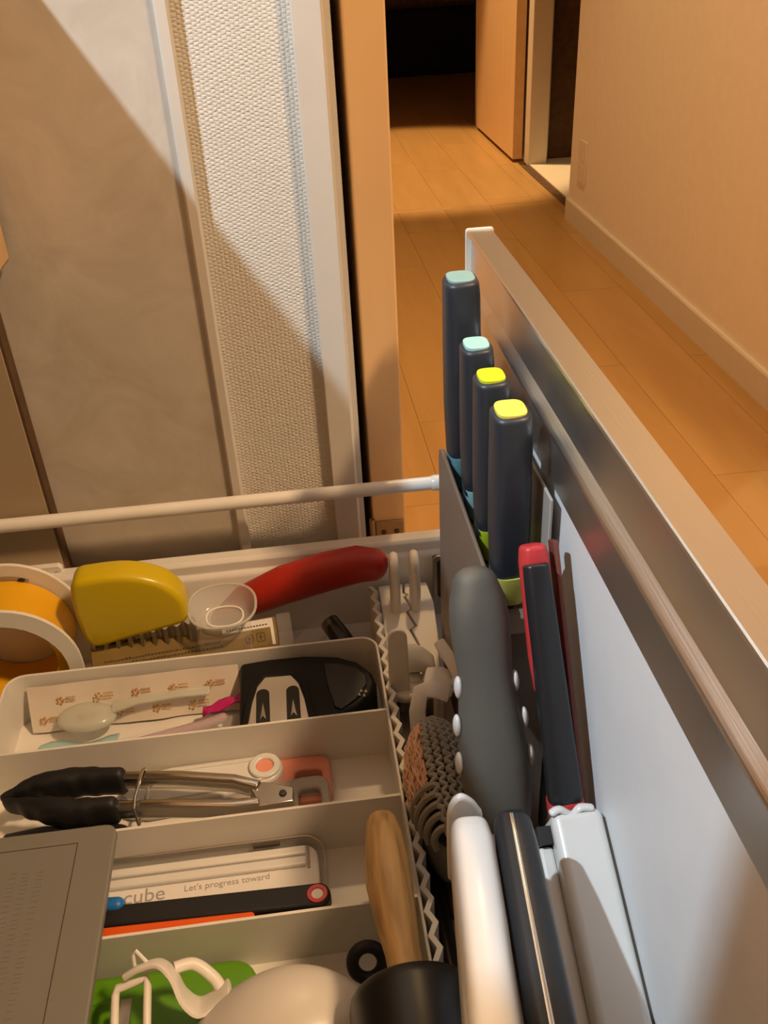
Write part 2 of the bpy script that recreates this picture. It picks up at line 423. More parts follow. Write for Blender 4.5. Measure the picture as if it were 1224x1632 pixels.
# corridor
struct('wall_right', B().box(.856, .97, .78, 2.76, ZF, 1.6), 'wall_paint', 'plain corridor wall on the right')
struct('baseboard_right', B().prism([(.856, ZF), (.847, ZF), (.847, ZF+.058), (.849, ZF+.062), (.856, ZF+.062)], 'y', .0, 1.0), 'trim_white')
bpy.data.objects['baseboard_right'].data = mesh_of('baseboard_right', B().add([], []).prism([(.856, ZF), (.847, ZF), (.847, ZF+.058), (.849, ZF+.062), (.856, ZF+.062)], 'y', .78, 2.76), (0, 0, 0), False)
bpy.data.objects['baseboard_right'].data.materials.append(M['trim_white']); bpy.data.objects['baseboard_right']['label'] = 'low baseboard along the corridor wall'
struct('wall_hall_left', B().box(-.10, .0395, .78, 4.3, ZF, 1.6), 'wall_paint', 'left corridor wall behind the open door')
struct('wall_far', B().box(-.10, .02, 4.3, 4.4, ZF, 1.6).box(.02, .9, 4.3, 4.4, 1.22, 1.6).box(.955, 3.0, 4.3, 4.4, ZF, 1.6), 'wall_paint', 'end wall of the corridor')
struct('wall_far_room', B().box(-1.5, 3.0, 6.7, 6.8, ZF, 1.6), 'wall_paint', 'back wall of the dark room')
struct('wall_far_room_left', B().box(-1.6, -1.5, 4.4, 6.8, ZF, 1.6), 'wall_paint'); struct('wall_far_room_right', B().box(2.9, 3.0, .78, 6.8, ZF, 1.6), 'wall_paint')
struct('wall_hall_right', B().box(.92, 1.0, 3.52, 4.3, ZF, 1.6).box(.92, 1.0, 2.76, 3.52, 1.22, 1.6), 'wall_paint', 'corridor wall behind the far door')
struct('trim_5', B().box(.910, .980, 3.455, 3.52, ZF, 1.22), 'jamb_white', 'pale far jamb of the washroom doorway', bv=.003)
struct('trim_6', B().box(.885, .955, 4.21, 4.31, ZF, 1.22), 'jamb_white', 'pale jamb at the end of the corridor', bv=.003)
struct('trim_7', B().box(.04, .862, 2.962, 2.988, ZF-.004, ZF+.0015), 'floor_wood', 'flat wooden strip across the corridor floor', bv=.002)
struct('trim_8', B().box(.885, .915, 2.76, 3.455, ZF-.006, ZF+.002), 'dark_brown', 'dark threshold edge of the washroom doorway')
struct('wall_washroom', B().box(1.75, 1.85, 2.7, 3.7, ZF, 1.6).box(.97, 1.85, 2.66, 2.76, ZF, 1.6).box(1.0, 1.85, 3.52, 3.6, ZF, 1.6), 'dark_brown', 'washroom wall with its unlit darkness put into the colour')  # dark brown stands in for the shade of the unlit washroom
struct('floor_washroom', B().box(.915, 1.75, 2.76, 3.52, ZF-.01, ZF+.006), 'tile_cream', 'cream washroom floor')

# near door: opened back into the corridor, its hinge edge towards the kitchen
d = struct('door_1', B().box(.0515, .0815, .70, 1.45, ZF+.008, 1.2), 'door_wood', 'orange maple door standing open, hinge edge towards the kitchen', bv=.0015)
h = part('hinge', B().box(.0535, .0795, .6975, .7005, -.492, -.4655), 'brass_hinge', d, bv=.0008, label='dull brass hinge leaf')
for xx in (.0605, .0725):
    part('screw', B().lathe([(0, .0026), (.0006, .0024), (.0008, .001)], (xx, .6975, -.477), (0, -1, 0), 14), 'screw', h)
part('hinge_knuckle', B().lathe([(0, .0028), (.03, .0028)], (.0505, .699, -.4925), (0, 0, 1), 14), 'brass_hinge', d)
d2 = struct('door_2', B().box(.868, .905, 3.53, 4.2, ZF+.012, 1.2), 'door_wood', 'far orange maple door folded back against the corridor wall', bv=.002)
part('door_edge', B().box(.869, .904, 3.5275, 3.5302, ZF+.012, 1.2), 'front_wood', d2)
struct('door_3', B().box(1.03, 1.065, 2.80, 3.0, ZF+.012, 1.2), 'door_wood', 'washroom door seen as a thin brown edge', bv=.002)

# ================================================================== furniture round the drawer
t = thing('base_cabinet', 'beige kitchen base cabinet carcass behind the open drawer', 'cabinet', (-.5, .3, ZF))
part('side_board', B().box(-.84, -.2105, .640, .655, ZF+.1, -.195), 'cabinet_board', t, bv=.001)
part('edge_strip', B().box(-.2105, -.2085, .640, .6545, ZF+.1, -.195), 'dark_brown', t)
part('bottom_board', B().box(-.84, -.2105, -1.2, .640, ZF+.1, ZF+.118), 'cabinet_board', t)
br = part('runner_bracket', B().prism([(-.30, -.462), (-.30, -.448), (-.262, -.448), (-.247, -.4335), (-.214, -.4335), (-.2115, -.436), (-.2115, -.462)], 'y', .6345, .640), 'plastic_cream', t, bv=.0008, label='white runner bracket screwed inside the cabinet')
part('screw', B().lathe([(0, .0036), (.0008, .0034), (.0009, .0018), (.0004, .001)], (-.2265, .6345, -.442), (0, -1, 0), 18), 'screw', br)
part('slot', B().lathe([(0, .0032), (.0002, .0030)], (-.2165, .6345, -.442), (0, -1, 0), 16), 'cabinet_board', br)
t = thing('upper_drawer', 'closed upper drawer with orange wood front above the open drawer', 'drawer', (-.2, .3, -.186))
part('front', B().box(-.2095, -.1895, -1.2, .648, -.186, .002), 'front_wood', t, bv=.003)
part('edge_band', B().box(-.2085, -.1905, .648, .6488, -.184, .0), 'dark_brown', t)
solo('worktop', B().box(-.848, -.175, -1.2, .6550, .005, .04), 'worktop', 'pale kitchen worktop above the cabinets', 'worktop', (-.5, .3, .005), bv=.002)
t = thing('wall_cupboard', 'wall cupboard hanging above the worktop', 'cupboard', (-.68, 0, .64))
part('body', B().box(-.848, -.50, -1.2, .6550, .64, 1.2), 'cabinet_board', t, bv=.002)
part('door', B().box(-.50, -.48, -1.198, -.275, .638, 1.2), 'front_wood', t, bv=.002); part('door', B().box(-.50, -.48, -.272, .653, .638, 1.2), 'front_wood', t, bv=.002)
t = thing('cupboard_lamp', 'small white lamp under the wall cupboard', 'lamp', (-.510, .20, .62))
part('housing', B().lathe([(0, .034), (.004, .036), (.024, .036)], (-.510, .20, .6165), (0, 0, 1)), 'plastic_white', t, bv=.002)
t = thing('ceiling_lamp', 'round ceiling lamp of the living side', 'lamp', (1.02, -.2, 1.6))
part('shade', B().lathe([(0, .19), (-.01, .19), (-.012, .185), (-.012, .001)], (1.02, -.2, 1.6), (0, 0, 1)), 'plastic_white', t)
for yy, lab in ((3.55, 'round downlight set in the far corridor ceiling'), (1.75, 'round downlight set in the near corridor ceiling')):
    t = thing('downlight', lab, 'lamp', (.45, yy, 1.6)); part('trim_ring', B().ring(ellipse(.45, yy, .06, .06, 32), ellipse(.45, yy, .045, .045, 32), 'z', 1.592, 1.6), 'plastic_white', t)
# out-of-view canister, added to shade the near end of the drawer front
t = thing('shade_canister', 'white lidded canister added out of view to shade the drawer front', 'canister', (-.255, .132, .04))
part('jar', B().lathe([(0, .055), (.002, .060), (.204, .060), (.208, .058)], (-.255, .132, .0405), (0, 0, 1)), 'plastic_white', t)
part('canister_top', B().lathe([(.2082, .060), (.214, .060), (.219, .052), (.220, .02), (.232, .014), (.234, .004)], (-.255, .132, .0405), (0, 0, 1)), 'plastic_white', t)
# wall outlet plate in the corridor
t = thing('outlet_plate', 'pale outlet plate low on the corridor wall', 'outlet', (.853, 2.645, -.62))
pl = part('plate', B().box(.852, .856, 2.61, 2.68, -.672, -.556), 'jamb_white', t, bv=.0015)
for zz in (-.632, -.597):
    part('socket', B().box(.8512, .853, 2.632, 2.658, zz-.011, zz+.011), 'jamb_white', t, bv=.001)
# dark furniture in the far room
t = thing('low_bed', 'low dark bed in the unlit room at the end of the corridor', 'bed', (.9, 6.2, ZF))
part('base', B().box(.25, 1.9, 5.85, 6.65, ZF, -.45), 'dark_fabric', t, bv=.02)
part('cover', B().box(.23, 1.92, 5.82, 6.66, -.45, -.30), 'dark_brown', t, bv=.03)

# ================================================================== the open drawer
DF = -.517
t = DR = thing('open_drawer', 'open kitchen drawer with white inside and brushed metal pull rail', 'drawer', (-.1, .3, DF-.01))
FP = part('front_panel', B().box(.1275, .1435, -.35, .643, -.60, -.2445), 'panel_white', t, bv=.001, label='smooth white inner face of the drawer front')
part('outer_skin', B().box(.1436, .1455, -.35, .643, -.60, -.2445), 'front_wood', t)
prof = [(.1450, -.250), (.1455, -.192), (.1445, -.1897), (.1275, -.1894), (.1268, -.1900), (.1266, -.1915), (.1275, -.1930), (.1296, -.1945), (.1300, -.197), (.1300, -.2175), (.1290, -.2215), (.1262, -.2245), (.1246, -.2262), (.1240, -.2275), (.1240, -.2288), (.1244, -.2300), (.1247, -.2540), (.1254, -.2550), (.1285, -.2552)]
part('pull_rail', B().prism(prof, 'y', -.35, .6425), 'rail_metal', t, angle=28, label='brushed metal pull rail along the top of the drawer front')
part('rail_end_cap', B().prism(rrect(.1258, .1462, -.258, -.1884, .0022), 'y', .6427, .6450), 'plastic_cream', t, bv=.0005, label='thin white end cap of the metal rail')
sp = [(.642, -.53), (.642, -.4425), (.6395, -.440), (.6290, -.440), (.6262, -.4425), (.6255, -.4505), (.6225, -.4525), (.6212, -.455), (.6205, -.53)]
part('side_panel', B().prism(sp, 'x', -.75, .1275), 'drawer_white', t, bv=.0008)
GR = part('gallery_rail', B().tube([(-.75, .631, -.3868), (.126, .631, -.3884)], [.0056]*2, 20, up=(0, 0, 1)), 'rail_white', t, label='round white rail above the drawer side')
part('ferrule', B().tube([(.0985, .631, -.3884), (.1272, .631, -.3884)], .0066, 20, up=(0, 0, 1)), 'plastic_white', GR)
part('drawer_base', B().box(-.75, .1275, -.35, .6205, DF-.012, DF), 'drawer_white', t)
bk_ = part('corner_bracket', B().box(.0935, .1270, .6165, .6205, -.498, -.452), 'dark_steel', t, bv=.0015, label='dark metal corner bracket')
part('bracket_rim', B().ring(rrect(.0935, .1270, -.498, -.4505, .004), rrect(.0965, .1240, -.494, -.4545, .003), 'y', .6145, .6166), 'steel_dull', bk_)

# ---------------- divided cutlery tray
t = thing('cutlery_tray', 'white divided plastic cutlery tray lying in the drawer', 'tray', (-.1, .39, DF))
TZ = -.470
o_ = rrect(-.2455, .0372, .238, .5475, .014); i_ = rrect(-.2435, .0352, .240, .5455, .012)
part('outer_wall', B().ring(o_, i_, 'z', -.5165, TZ), 'tray_white', t, bv=.0006)
part('tray_floor', B().prism(rrect(-.244, .0358, .2395, .546, .012), 'z', -.5168, -.5145), 'tray_white', t)
for yy in (.4670, .3910, .3180):
    part('divider', B().box(-.2436, .0353, yy-.0009, yy+.0009, -.5146, TZ-.0003), 'tray_white', t)

# ---------------- zigzag strip between tray and tools
pts = []; n = 44; w_ = .0021
zz = [(.0415+(.0019 if i % 2 else -.0019), .606-.33*i/n) for i in range(n+1)]
grid = [[(x+.0008, y, z) for z in (DF+.0003, -.50, -.4675)] for x, y in zz]
solo('zigzag_strip', B().sheet(grid, .0034, (1, 0, 0)), 'tray_white', 'white zigzag folded strip standing along the tray edge', 'strip', (.041, .44, DF), smooth=False)

# ================================================================== knives and holder on the drawer front
t = thing('knife_holder', 'taupe plastic knife holder standing against the drawer front', 'knife holder', (.106, .46, DF))
hp = [(.372, DF+.0005), (.372, -.322), (.378, -.312), (.390, -.309), (.545, -.309), (.553, -.313), (.556, -.320), (.556, -.46), (.545, DF+.0005)]
part('outer_shell', B().prism(hp, 'x', .0898, .0922), 'holder_taupe', t, bv=.0008)
part('block', B().box(.0935, .1205, .374, .554, DF+.001, -.336), 'holder_taupe', t)
part('shadow_plate', B().box(.1207, .1225, .388, .556, DF+.001, -.2565), 'shadow_grey', t, bv=.0006)  # nearest knife's shadow on the drawer front, built as a grey plate
part('end_wall', B().box(.0935, .1206, .372, .374, DF+.001, -.330), 'holder_taupe', t)
def knife(x, y, ztop, zcol, caps, col, label, k=1.0):
    t = thing('kitchen_knife', label, 'knife', (x, y, -.336), 'knives in the taupe holder')
    hx, hy = .0098*k, .0115*k
    zs = [zcol, zcol+.006, zcol+(ztop-zcol)*.35, zcol+(ztop-zcol)*.7, ztop-.008, ztop-.002]
    ks = [.86, .96, 1.05, 1.04, 1.0, .97]
    part('handle', B().loft([(x-.0004*i, y, z) for i, z in enumerate(zs)], [hx*q for q in ks], [hy*q for q in ks], up=(0, 1, 0), n=3.2, seg=28, capr=.28), 'knife_navy', t)
    xe = x-.0004*5
    part('end_cap', B().prism([(xe+hx*.76*math.copysign(abs(math.cos(a))**.62, math.cos(a)), y+hy*.76*math.copysign(abs(math.sin(a))**.62, math.sin(a))) for a in [2*PI*i/28 for i in range(28)]], 'z', ztop-.002, ztop+.0022), caps, t, bv=.0005, label='coloured end cap')
    part('collar', B().loft([(x+.001, y, -.334), (x+.0008, y, -.328), (x, y, zcol+.010)], [hx*.70, hx*.93, hx*1.02], [hy*.72, hy*.95, hy*1.04], up=(0, 1, 0), n=3.0, seg=28, cap=False), col, t)
    part('blade', B().box(x-.001, x+.001, y-.009, y+.009, -.352, -.334), 'black_plastic', t)
knife(.1045, .5400, -.1885, -.318, 'cap_teal', 'collar_blue', 'longest navy-handled knife with muted teal end, farthest in the holder', 1.14)
knife(.1060, .4985, -.2150, -.320, 'cap_aqua', 'collar_aqua', 'navy-handled knife with pale aqua end, second in the holder')
knife(.1050, .4530, -.2150, -.320, 'cap_lime', 'collar_lime', 'navy-handled knife with lime green end, third in the holder')
knife(.1055, .4095, -.2140, -.3225, 'cap_yellow', 'collar_yellow', 'navy-handled knife with pale yellow end, nearest in the holder', 1.06)

# ================================================================== tools standing between tray and drawer front
# grey fat handle with white buttons
t = thing('grey_scraper', 'fat grey soft-grip handle with white side buttons', 'kitchen tool', (.08, .31, DF))
A = Vector((.0783, .372, -.292)); Z = Vector((.0805, .314, -.399)); ax = (Z-A)
fr = [0, .06, .16, .28, .40, .55, .72, .86, .95, 1.0]
ws = [.0118, .0144, .0158, .0152, .0142, .0160, .0182, .0184, .0172, .0168]
upv = (0, -.88, .48)
gh = part('grip', B().loft([A+ax*q for q in fr], ws, [q*.86 for q in ws], up=upv, n=2.25, seg=32, capr=.85), 'handle_grey', t)
nx = Vector((1, 0, 0))
for q, ww in ((.435, .0152), (.60, .0180), (.765, .0190)):
    c = A+ax*q
    for sgn in (-1, 1):
        part('button', B().ell(c+Vector((sgn*(ww-.0003), -.0015, 0)), (.0024, .0046, .0070), 10, 18), 'gloss_white', gh)
part('white_neck', B().loft([Z+ax*.02, Z+ax*.12, Z+ax*.9+Vector((0, -.002, 0))], [.0135, .0120, .011], [.010, .0085, .0035], up=upv, n=3, seg=24, capr=.3), 'gloss_white', t)

# red and black handled tool
t = thing('red_black_grater', 'slim black handle with bright red edges leaning on the white drawer front', 'kitchen tool', (.112, .30, DF))
A = Vector((.1100, .368, -.272)); Z = Vector((.1122, .300, -.392)); ax = Z-A; upv = (0, -.87, .49)
fr = [0, .08, .3, .6, .9, 1]
part('core', B().loft([A+ax*q+Vector((-.0040+.0030*q, -.0050, .0028)) for q in (.055, .2, .4, .7, .88, .925)], [.0064, .0070, .0074, .0082, .0088, .0088], [.0062]*6, up=upv, n=3.4, seg=26, capr=.25), 'black_satin', t)
part('red_shell', B().loft([A+ax*q+Vector((-.0030, .0006, 0)) for q in (.0, .04, .2, .40, .52)], [.0066, .0074, .0078, .0078, .0066], [.0080, .0080, .0062, .0060, .0054], up=upv, n=3.4, seg=24, capr=.4), 'red_plastic', t, label='bright red top and edge')
part('red_foot', B().loft([A+ax*.93+Vector((-.001, -.004, .002)), A+ax*.975+Vector((-.001, -.003, .0015)), A+ax*1.0], [.0092, .0090, .0084], [.0074, .0072, .006], up=upv, n=3.6, seg=24, capr=.3), 'red_plastic', t)
part('shadow_strip', B().loft([A+ax*q+Vector((.0086+.0006*q, .003, -.0015)) for q in (-.02, .3, .7, 1.1)], [.0017]*4, [.0058]*4, up=upv, n=4, seg=16, capr=.5), 'shadow_red', t)  # handle's shadow on the white panel, built as a dark red strip
part('blade', B().loft([A+ax*1.03, A+ax*1.06+Vector((0, .002, -.11))], [.006, .006], [.0015, .0012], up=(0, 1, 0), n=4, seg=14, capr=.3), 'steel_dull', t)

# three tools lying side by side, turned a little in the drawer
p0 = Vector((.1127, .2897, -.3750)); dv = Vector((0, -.1, -.050)).normalized(); nv = Vector((0, -.447, .894))
def slab(x0, x1, L0, L1, t0, t1):
    vs = []
    for L in (L0, L1):
        for tt in (t0, t1):
            for x in (x0, x1):
                p = p0 + dv*L + nv*tt; vs.append((x, p.y, p.z))
    return vs, [(0, 1, 3, 2), (4, 6, 7, 5), (0, 4, 5, 1), (2, 3, 7, 6), (0, 2, 6, 4), (1, 5, 7, 3)]
t = thing('wide_slicer', 'white plastic slicer with a dark seam, flush with the white drawer front', 'slicer', (.1085, .2, DF))
part('body', B().add(*slab(.1003, .1264, 0, .20, -.040, -.001)), 'plastic_white', t, bv=.0045, seg=4)
part('left_flange', B().add(*slab(.0928, .1004, .014, .20, -.04, -.012)), 'plastic_white', t, bv=.002)
part('edge_seam', B().add(*slab(.1264, .1272, .005, .20, -.04, -.0042)), 'ink_dark', t)
part('notch', B().add(*slab(.0933, .1002, .005, .0138, -.03, -.0085)), 'black_plastic', t)
part('front_lip', B().loft(smooth([(.1010, .2902, -.3770), (.1050, .2909, -.3760), (.1096, .2897, -.3789), (.1122, .2895, -.3793), (.1155, .2907, -.3764), (.1212, .2903, -.3770)], 4), .0022, .0014, n=2.2, seg=12), 'plastic_white', t)

t = thing('curved_slicer', 'glossy white curved slicer left of the black handle', 'slicer', (.055, .2, DF))
part('body', B().loft([(.0540, .2605, -.3545), (.0534, .2525, -.3532), (.0496, .2140, -.3525), (.0448, .1710, -.3525), (.0376, .10, -.3525)], [.0092, .0100, .0106, .0110, .0110], [.0165, .0180, .0188, .0190, .019], up=(0, 0, 1), n=3.6, seg=36, capr=.6), 'gloss_white', t)
part('rail_foot', B().box(.0555, .0600, .250, .2620, DF+.0005, -.3700), 'plastic_white', t, bv=.002)
part('end_fin', B().prism([(v.x, v.y) for v in smooth([(.0462, -.400, 0), (.0460, -.356, 0), (.0480, -.3440, 0), (.0525, -.3395, 0), (.0575, -.3430, 0), (.0615, -.3500, 0), (.0630, -.358, 0), (.0630, -.40, 0)], 4)], 'y', .2755, .2795), 'gloss_white', t, bv=.0015, seg=3, angle=60)
for q in range(6):
    c_ = Vector((.0467-.0010*q, .2500-.0130*q, -.3590))
    part('ridge', B().tube([c_, c_+Vector((-.0004, -.0040, -.0004))], .0006, 6), 'plastic_white', t)

t = thing('riveted_knife', 'black handle with thin steel strip along its spine, between the white slicers', 'knife', (.07, .15, DF))
P_ = [Vector((.0735, .2620, -.3465)), Vector((.0726, .2500, -.3462)), Vector((.0702, .2200, -.3460)), Vector((.0664, .1700, -.3460)), Vector((.0610, .10, -.3460))]
part('handle', B().loft(P_, [.0086, .0092, .0094, .0096, .0098], [.0085, .0092, .0094, .0096, .0096], up=(0, 0, 1), n=2.6, seg=30, capr=.7), 'black_satin', t)
hn = Vector((0, 0, 1))
part('tang', B().loft([p+hn*.0090+Vector((-.0010, 0, 0)) for p in P_], [.0009, .0010, .0010, .0011, .0011], [.0009]*5, up=hn, n=4, seg=10, capr=.3), 'steel', t, label='thin bright steel strip')
part('blade', B().loft([(.0735, .200, -.3560), (.0735, .197, -.5100)], [.001, .001], [.012, .008], up=(0, 1, 0), n=4, seg=12), 'steel', t)

# dark steel bar on the drawer floor
solo('dark_steel_rod', B().loft([(.0508, .385, -.5085), (.0508, .30, -.5085), (.0515, .215, -.5085)], .0052, .0065, n=3, seg=20), 'dark_steel', 'dark steel rod lying on the drawer floor beside the zigzag strip', 'rod', (.051, .3, DF))
solo('brown_wooden_stick', B().loft([(.0600, .455, -.509), (.0605, .33, -.509)], .005, .0062, n=3, seg=18), 'dark_brown', 'brown stick lying on the drawer floor under the scrubbing brush', 'stick', (.06, .39, DF))

# ---------------- scrubbing brush: grey plaited ropes and copper fibres
t = thing('scrubbing_brush', 'grey plaited scrubbing brush with copper fibres on one side', 'brush', (.06, .365, DF))
C_ = Vector((.0590, .3740, -.446)); ea = (.0205, .047, .026)
part('core', B().ell(C_, (.0165, .043, .0225), 16, 24), 'dark_fabric', t)
part('pad', B().ell(C_-Vector((0, 0, .034)), (.015, .04, .028), 12, 20), 'brush_grey', t)
def onell(th, s, k=1.0):
    # th: angle round the long axis (0 = right, 90 = up), s in -1..1 along it (1 = far end)
    q = math.sqrt(max(0, 1-s*s*.93)); return C_+Vector((ea[0]*k*q*math.cos(th), ea[1]*s, ea[2]*k*q*math.sin(th)))
for c in range(8):
    th = math.radians(8+c*14.5); pts = []
    for i in range(61):
        s = 1-2*i/60; zz_ = (1 if i % 4 in (1, 2) else -1)*.062
        pts.append(onell(th+zz_, s, 1.02+.045*(c % 2)))
    part('plaited_rope', B().wire(pts, .00185, 7), 'brush_grey', t)
fb = B()
for i in range(360):
    th = math.radians(random.uniform(118, 188)); s = random.uniform(-.35, .9); dth = random.uniform(-.10, .25); ds = random.uniform(.08, .22)
    k = random.uniform(.92, 1.05)
    fb.wire([onell(th, s, k), onell(th+dth*.5, s-ds*.5, k+random.uniform(.02, .09)), onell(th+dth, s-ds, k)], .00075, 4)
o = part('copper_fibres', fb, 'copper_fibre', t, label='tangled copper fibres'); o['kind'] = 'stuff'
for i in range(5):
    s = -.42-.12*i; pts = [onell(math.radians(a), s-.03*math.sin(math.radians(a*2)), 1.06) for a in range(112, 200, 8)]
    part('grey_strand', B().wire(pts, .0023, 7), 'brush_grey', t)

# ---------------- white bag clips
t = thing('claw_clip', 'large white plastic claw clip with two loops and zigzag jaws', 'clip', (.062, .55, DF))
seam = [(.0665, .6140), (.0648, .6020), (.0678, .5990), (.0652, .5965), (.0690, .5800), (.0645, .5770), (.0690, .5580), (.0640, .5550), (.0680, .5350), (.0630, .5320), (.0660, .5130), (.0640, .4960)]
zc = lambda: None
left = [(.0462, .6140), *seam, (.0415, .4960), (.0440, .545)]
right = [(x+.0019, y) for x, y in seam] + [(.0795, .4980), (.0850, .540), (.0885, .585), (.0868, .6130)]
part('jaw', B().prism(left, 'z', -.4805, -.4745), 'plastic_cream', t, bv=.0008)
part('jaw', B().prism(right, 'z', -.4805, -.4745), 'plastic_cream', t, bv=.0008)
for x in (.0575, .0738):
    pa = []
    for i in range(15):
        a = PI*i/14; pa.append((x+.0006*math.cos(a), .5875+.0085*math.cos(a), -.436+.0085*math.sin(a)))
    pa = [(x, .5965, -.476)] + [(x, .596, -.455)] + pa + [(x, .579, -.455), (x-.001, .5780, -.476)]
    part('loop', B().wire(pa, .0036, 12), 'plastic_cream', t)
part('under_body', B().box(.048, .081, .505, .606, DF+.0005, -.481), 'plastic_cream', t, bv=.003)
t = thing('tab_clip', 'white clip with tall rounded tab and cupped foot', 'clip', (.058, .49, DF))
tabp = [(.0400, -.478), (.0408, -.426)] + [(.0477-.0069*math.cos(a), -.426+.0080*math.sin(a)) for a in [PI*i/12 for i in range(1, 12)]] + [(.0546, -.426), (.0556, -.478)]
part('tab', B().prism(tabp, 'y', .4885, .4915), 'plastic_cream', t, bv=.0008)
part('foot', B().prism([(.0375, .4935), (.0400, .4870), (.050, .4825), (.064, .4820), (.075, .4850), (.0850, .494), (.0850, .508), (.0375, .504)], 'z', -.484, -.4765), 'plastic_cream', t, bv=.0025, seg=3)
g = [[(.0560+.020*i/8, .5080-.010*math.sin(PI*j/8), -.4755+.028*j/8*(1-.55*(i/8)**2)) for j in range(9)] for i in range(9)]
part('cup_wall', B().sheet(g, .0016, (0, 1, 0)), 'plastic_cream', t, angle=60)
part('stem', B().box(.055, .066, .486, .496, DF+.0005, -.484), 'plastic_cream', t, bv=.002)
t = thing('bent_clip', 'small white bent clip beside the grey grip', 'clip', (.075, .47, DF))
def strap(path, wv, wid, th):
    g = [[Vector(p)+Vector(wv)*wid*(j-.5) for j in (0, 1)] for p in path]; return g
part('arm', B().loft([(.0790, .4990, -.4420), (.0830, .489, -.446), (.0875, .478, -.450), (.0900, .470, -.456)], [.0042, .0046, .005, .005], [.0014]*4, up=(-.3, -.3, .9), n=3, seg=14), 'plastic_white', t)
part('hook', B().loft([(.0545, .440, -.478), (.0555, .452, -.461), (.0590, .4585, -.4495), (.0680, .4590, -.4480), (.0780, .4570, -.4520)], [.0055, .0058, .006, .0070, .0070], [.0013]*5, up=(0, -.5, .87), n=3, seg=14), 'plastic_white', t)
part('plate', B().loft([(.0660, .481, -.4600), (.0750, .478, -.4600), (.0850, .474, -.4620)], [.010, .012, .010], [.0015]*3, up=(0, -.3, .95), n=3, seg=16), 'plastic_white', t)
part('ear', B().loft([(.0830, .4690, -.4560), (.0842, .4640, -.4490)], [.003, .0034], [.0012]*2, up=(1, 0, .3), n=3, seg=12), 'gloss_white', t)
part('leg', B().box(.070, .078, .466, .476, DF+.0005, -.460), 'plastic_white', t, bv=.002)

# ================================================================== back row of the drawer
# tape dispenser
t = thing('tape_dispenser', 'white tape dispenser with arched sides holding a yellow roll', 'tape dispenser', (-.245, .58, DF))
def arch(cx, r, zc_, zb, n=22):
    return [(cx+r, zb)] + [(cx+r*math.cos(PI*i/n), zc_+r*math.sin(PI*i/n)) for i in range(n+1)] + [(cx-r, zb)]
bp_ = part('side_plate', B().prism(arch(-.2480, .0545, -.4600, DF+.0005), 'y', .603, .606), 'plastic_cream', t, bv=.001)
slot = [(-.2480+.044*math.cos(math.radians(a)), -.4600+.044*math.sin(math.radians(a))) for a in range(62, 112, 6)] + [(-.2480+.036*math.cos(math.radians(a)), -.4600+.036*math.sin(math.radians(a))) for a in range(110, 60, -6)]
part('slot', B().prism(slot, 'y', .6022, .6035), 'cabinet_board', bp_)
part('slot_pin', B().ell((-.2330, .6015, -.4205), (.003, .001, .0016), 8, 12), 'black_plastic', bp_)
oc = arch(-.2440, .0540, -.4680, DF+.0005, 22); N = len(oc)
ic = [(-.2470+.0462*math.cos(a), -.4740+.0462*math.sin(a)) for a in [(-PI*.18)+(PI*1.36)*i/(N-1) for i in range(N)]]
part('side_plate', B().ring(oc, ic, 'y', .5545, .5575), 'plastic_cream', t, bv=.001)
part('tape_roll', B().ring(ellipse(-.2480, -.4660, .0460, .0460, 44), ellipse(-.2480, -.4660, .0385, .0385, 44), 'y', .5600, .6015), 'yellow_tape', t, label='yellow tape roll')
part('foot_bar', B().box(-.300, -.192, .556, .604, DF+.0005, DF+.004), 'plastic_cream', t)

# crinkle cutter
t = thing('crinkle_cutter', 'crinkle cutter with rounded yellow handle and wavy blade', 'cutter', (-.145, .575, DF))
hp = [(-.1890, -.440), (-.1885, -.415), (-.1840, -.4035), (-.1720, -.4010), (-.1450, -.4015), (-.1220, -.4105), (-.1100, -.4235), (-.1060, -.4370), (-.1085, -.4510), (-.1250, -.4560), (-.1550, -.4620), (-.1830, -.4660)]
ho = part('handle', B().prism(smooth_loop(hp, 4), 'y', .5640, .5890), 'yellow_plastic', t, bv=.0080, seg=5, angle=180)
grid = []
for i in range(97):
    x = -.1860+.0800*i/96; row = []
    for z in (-.450, -.470, -.4985):
        row.append((x, .5715+.0024*math.sin(2*PI*(x+.2)/.0095), z if z < -.46 else -.4560+.012*(x+.105)/.08))
    grid.append(row)
part('wavy_blade', B().sheet(grid, .0006, (0, 1, 0)), 'steel', t, angle=80)
part('blade_bolster', B().box(-.1065, -.1030, .5690, .5740, -.500, -.4530), 'steel_dull', t, bv=.0005)

# clear oval cup
t = thing('measuring_cup', 'small clear oval plastic cup between yellow handle and red handle', 'cup', (-.08, .57, DF))
cc = Vector((-.0800, .5730, -.4450)); tl = Matrix.Rotation(math.radians(14), 3, 'X')
def loopat(a, b_, h, n=36, e=2.4):
    out = []
    for i in range(n):
        th = 2*PI*i/n; p = Vector((a*math.copysign(abs(math.cos(th))**(2/e), math.cos(th)), b_*math.copysign(abs(math.sin(th))**(2/e), math.sin(th)), h)); out.append(cc+tl@p)
    return out
L = [loopat(.0262, .0215, 0), loopat(.0250, .0203, 0), loopat(.0190, .0135, -.0120), loopat(.0145, .0098, -.0140), loopat(.0145, .0098, -.0155), loopat(.0200, .0145, -.0135), loopat(.0262, .0215, -.0012)]
b = B(); n = 36
vs = [p for l in L for p in l]; fs = []
for i in range(len(L)):
    j = (i+1) % len(L)
    if i == 3: continue
    for k in range(n): fs.append((i*n+k, i*n+(k+1) % n, j*n+(k+1) % n, j*n+k))
fs.append(tuple(3*n+k for k in range(n))); fs.append(tuple(4*n+k for k in range(n))[::-1])
part('bowl', b.add(vs, fs), 'frosted_clear', t, angle=60)
part('inner_ring', B().wire(L[3], .0008, 8, True), 'paper_white', t)
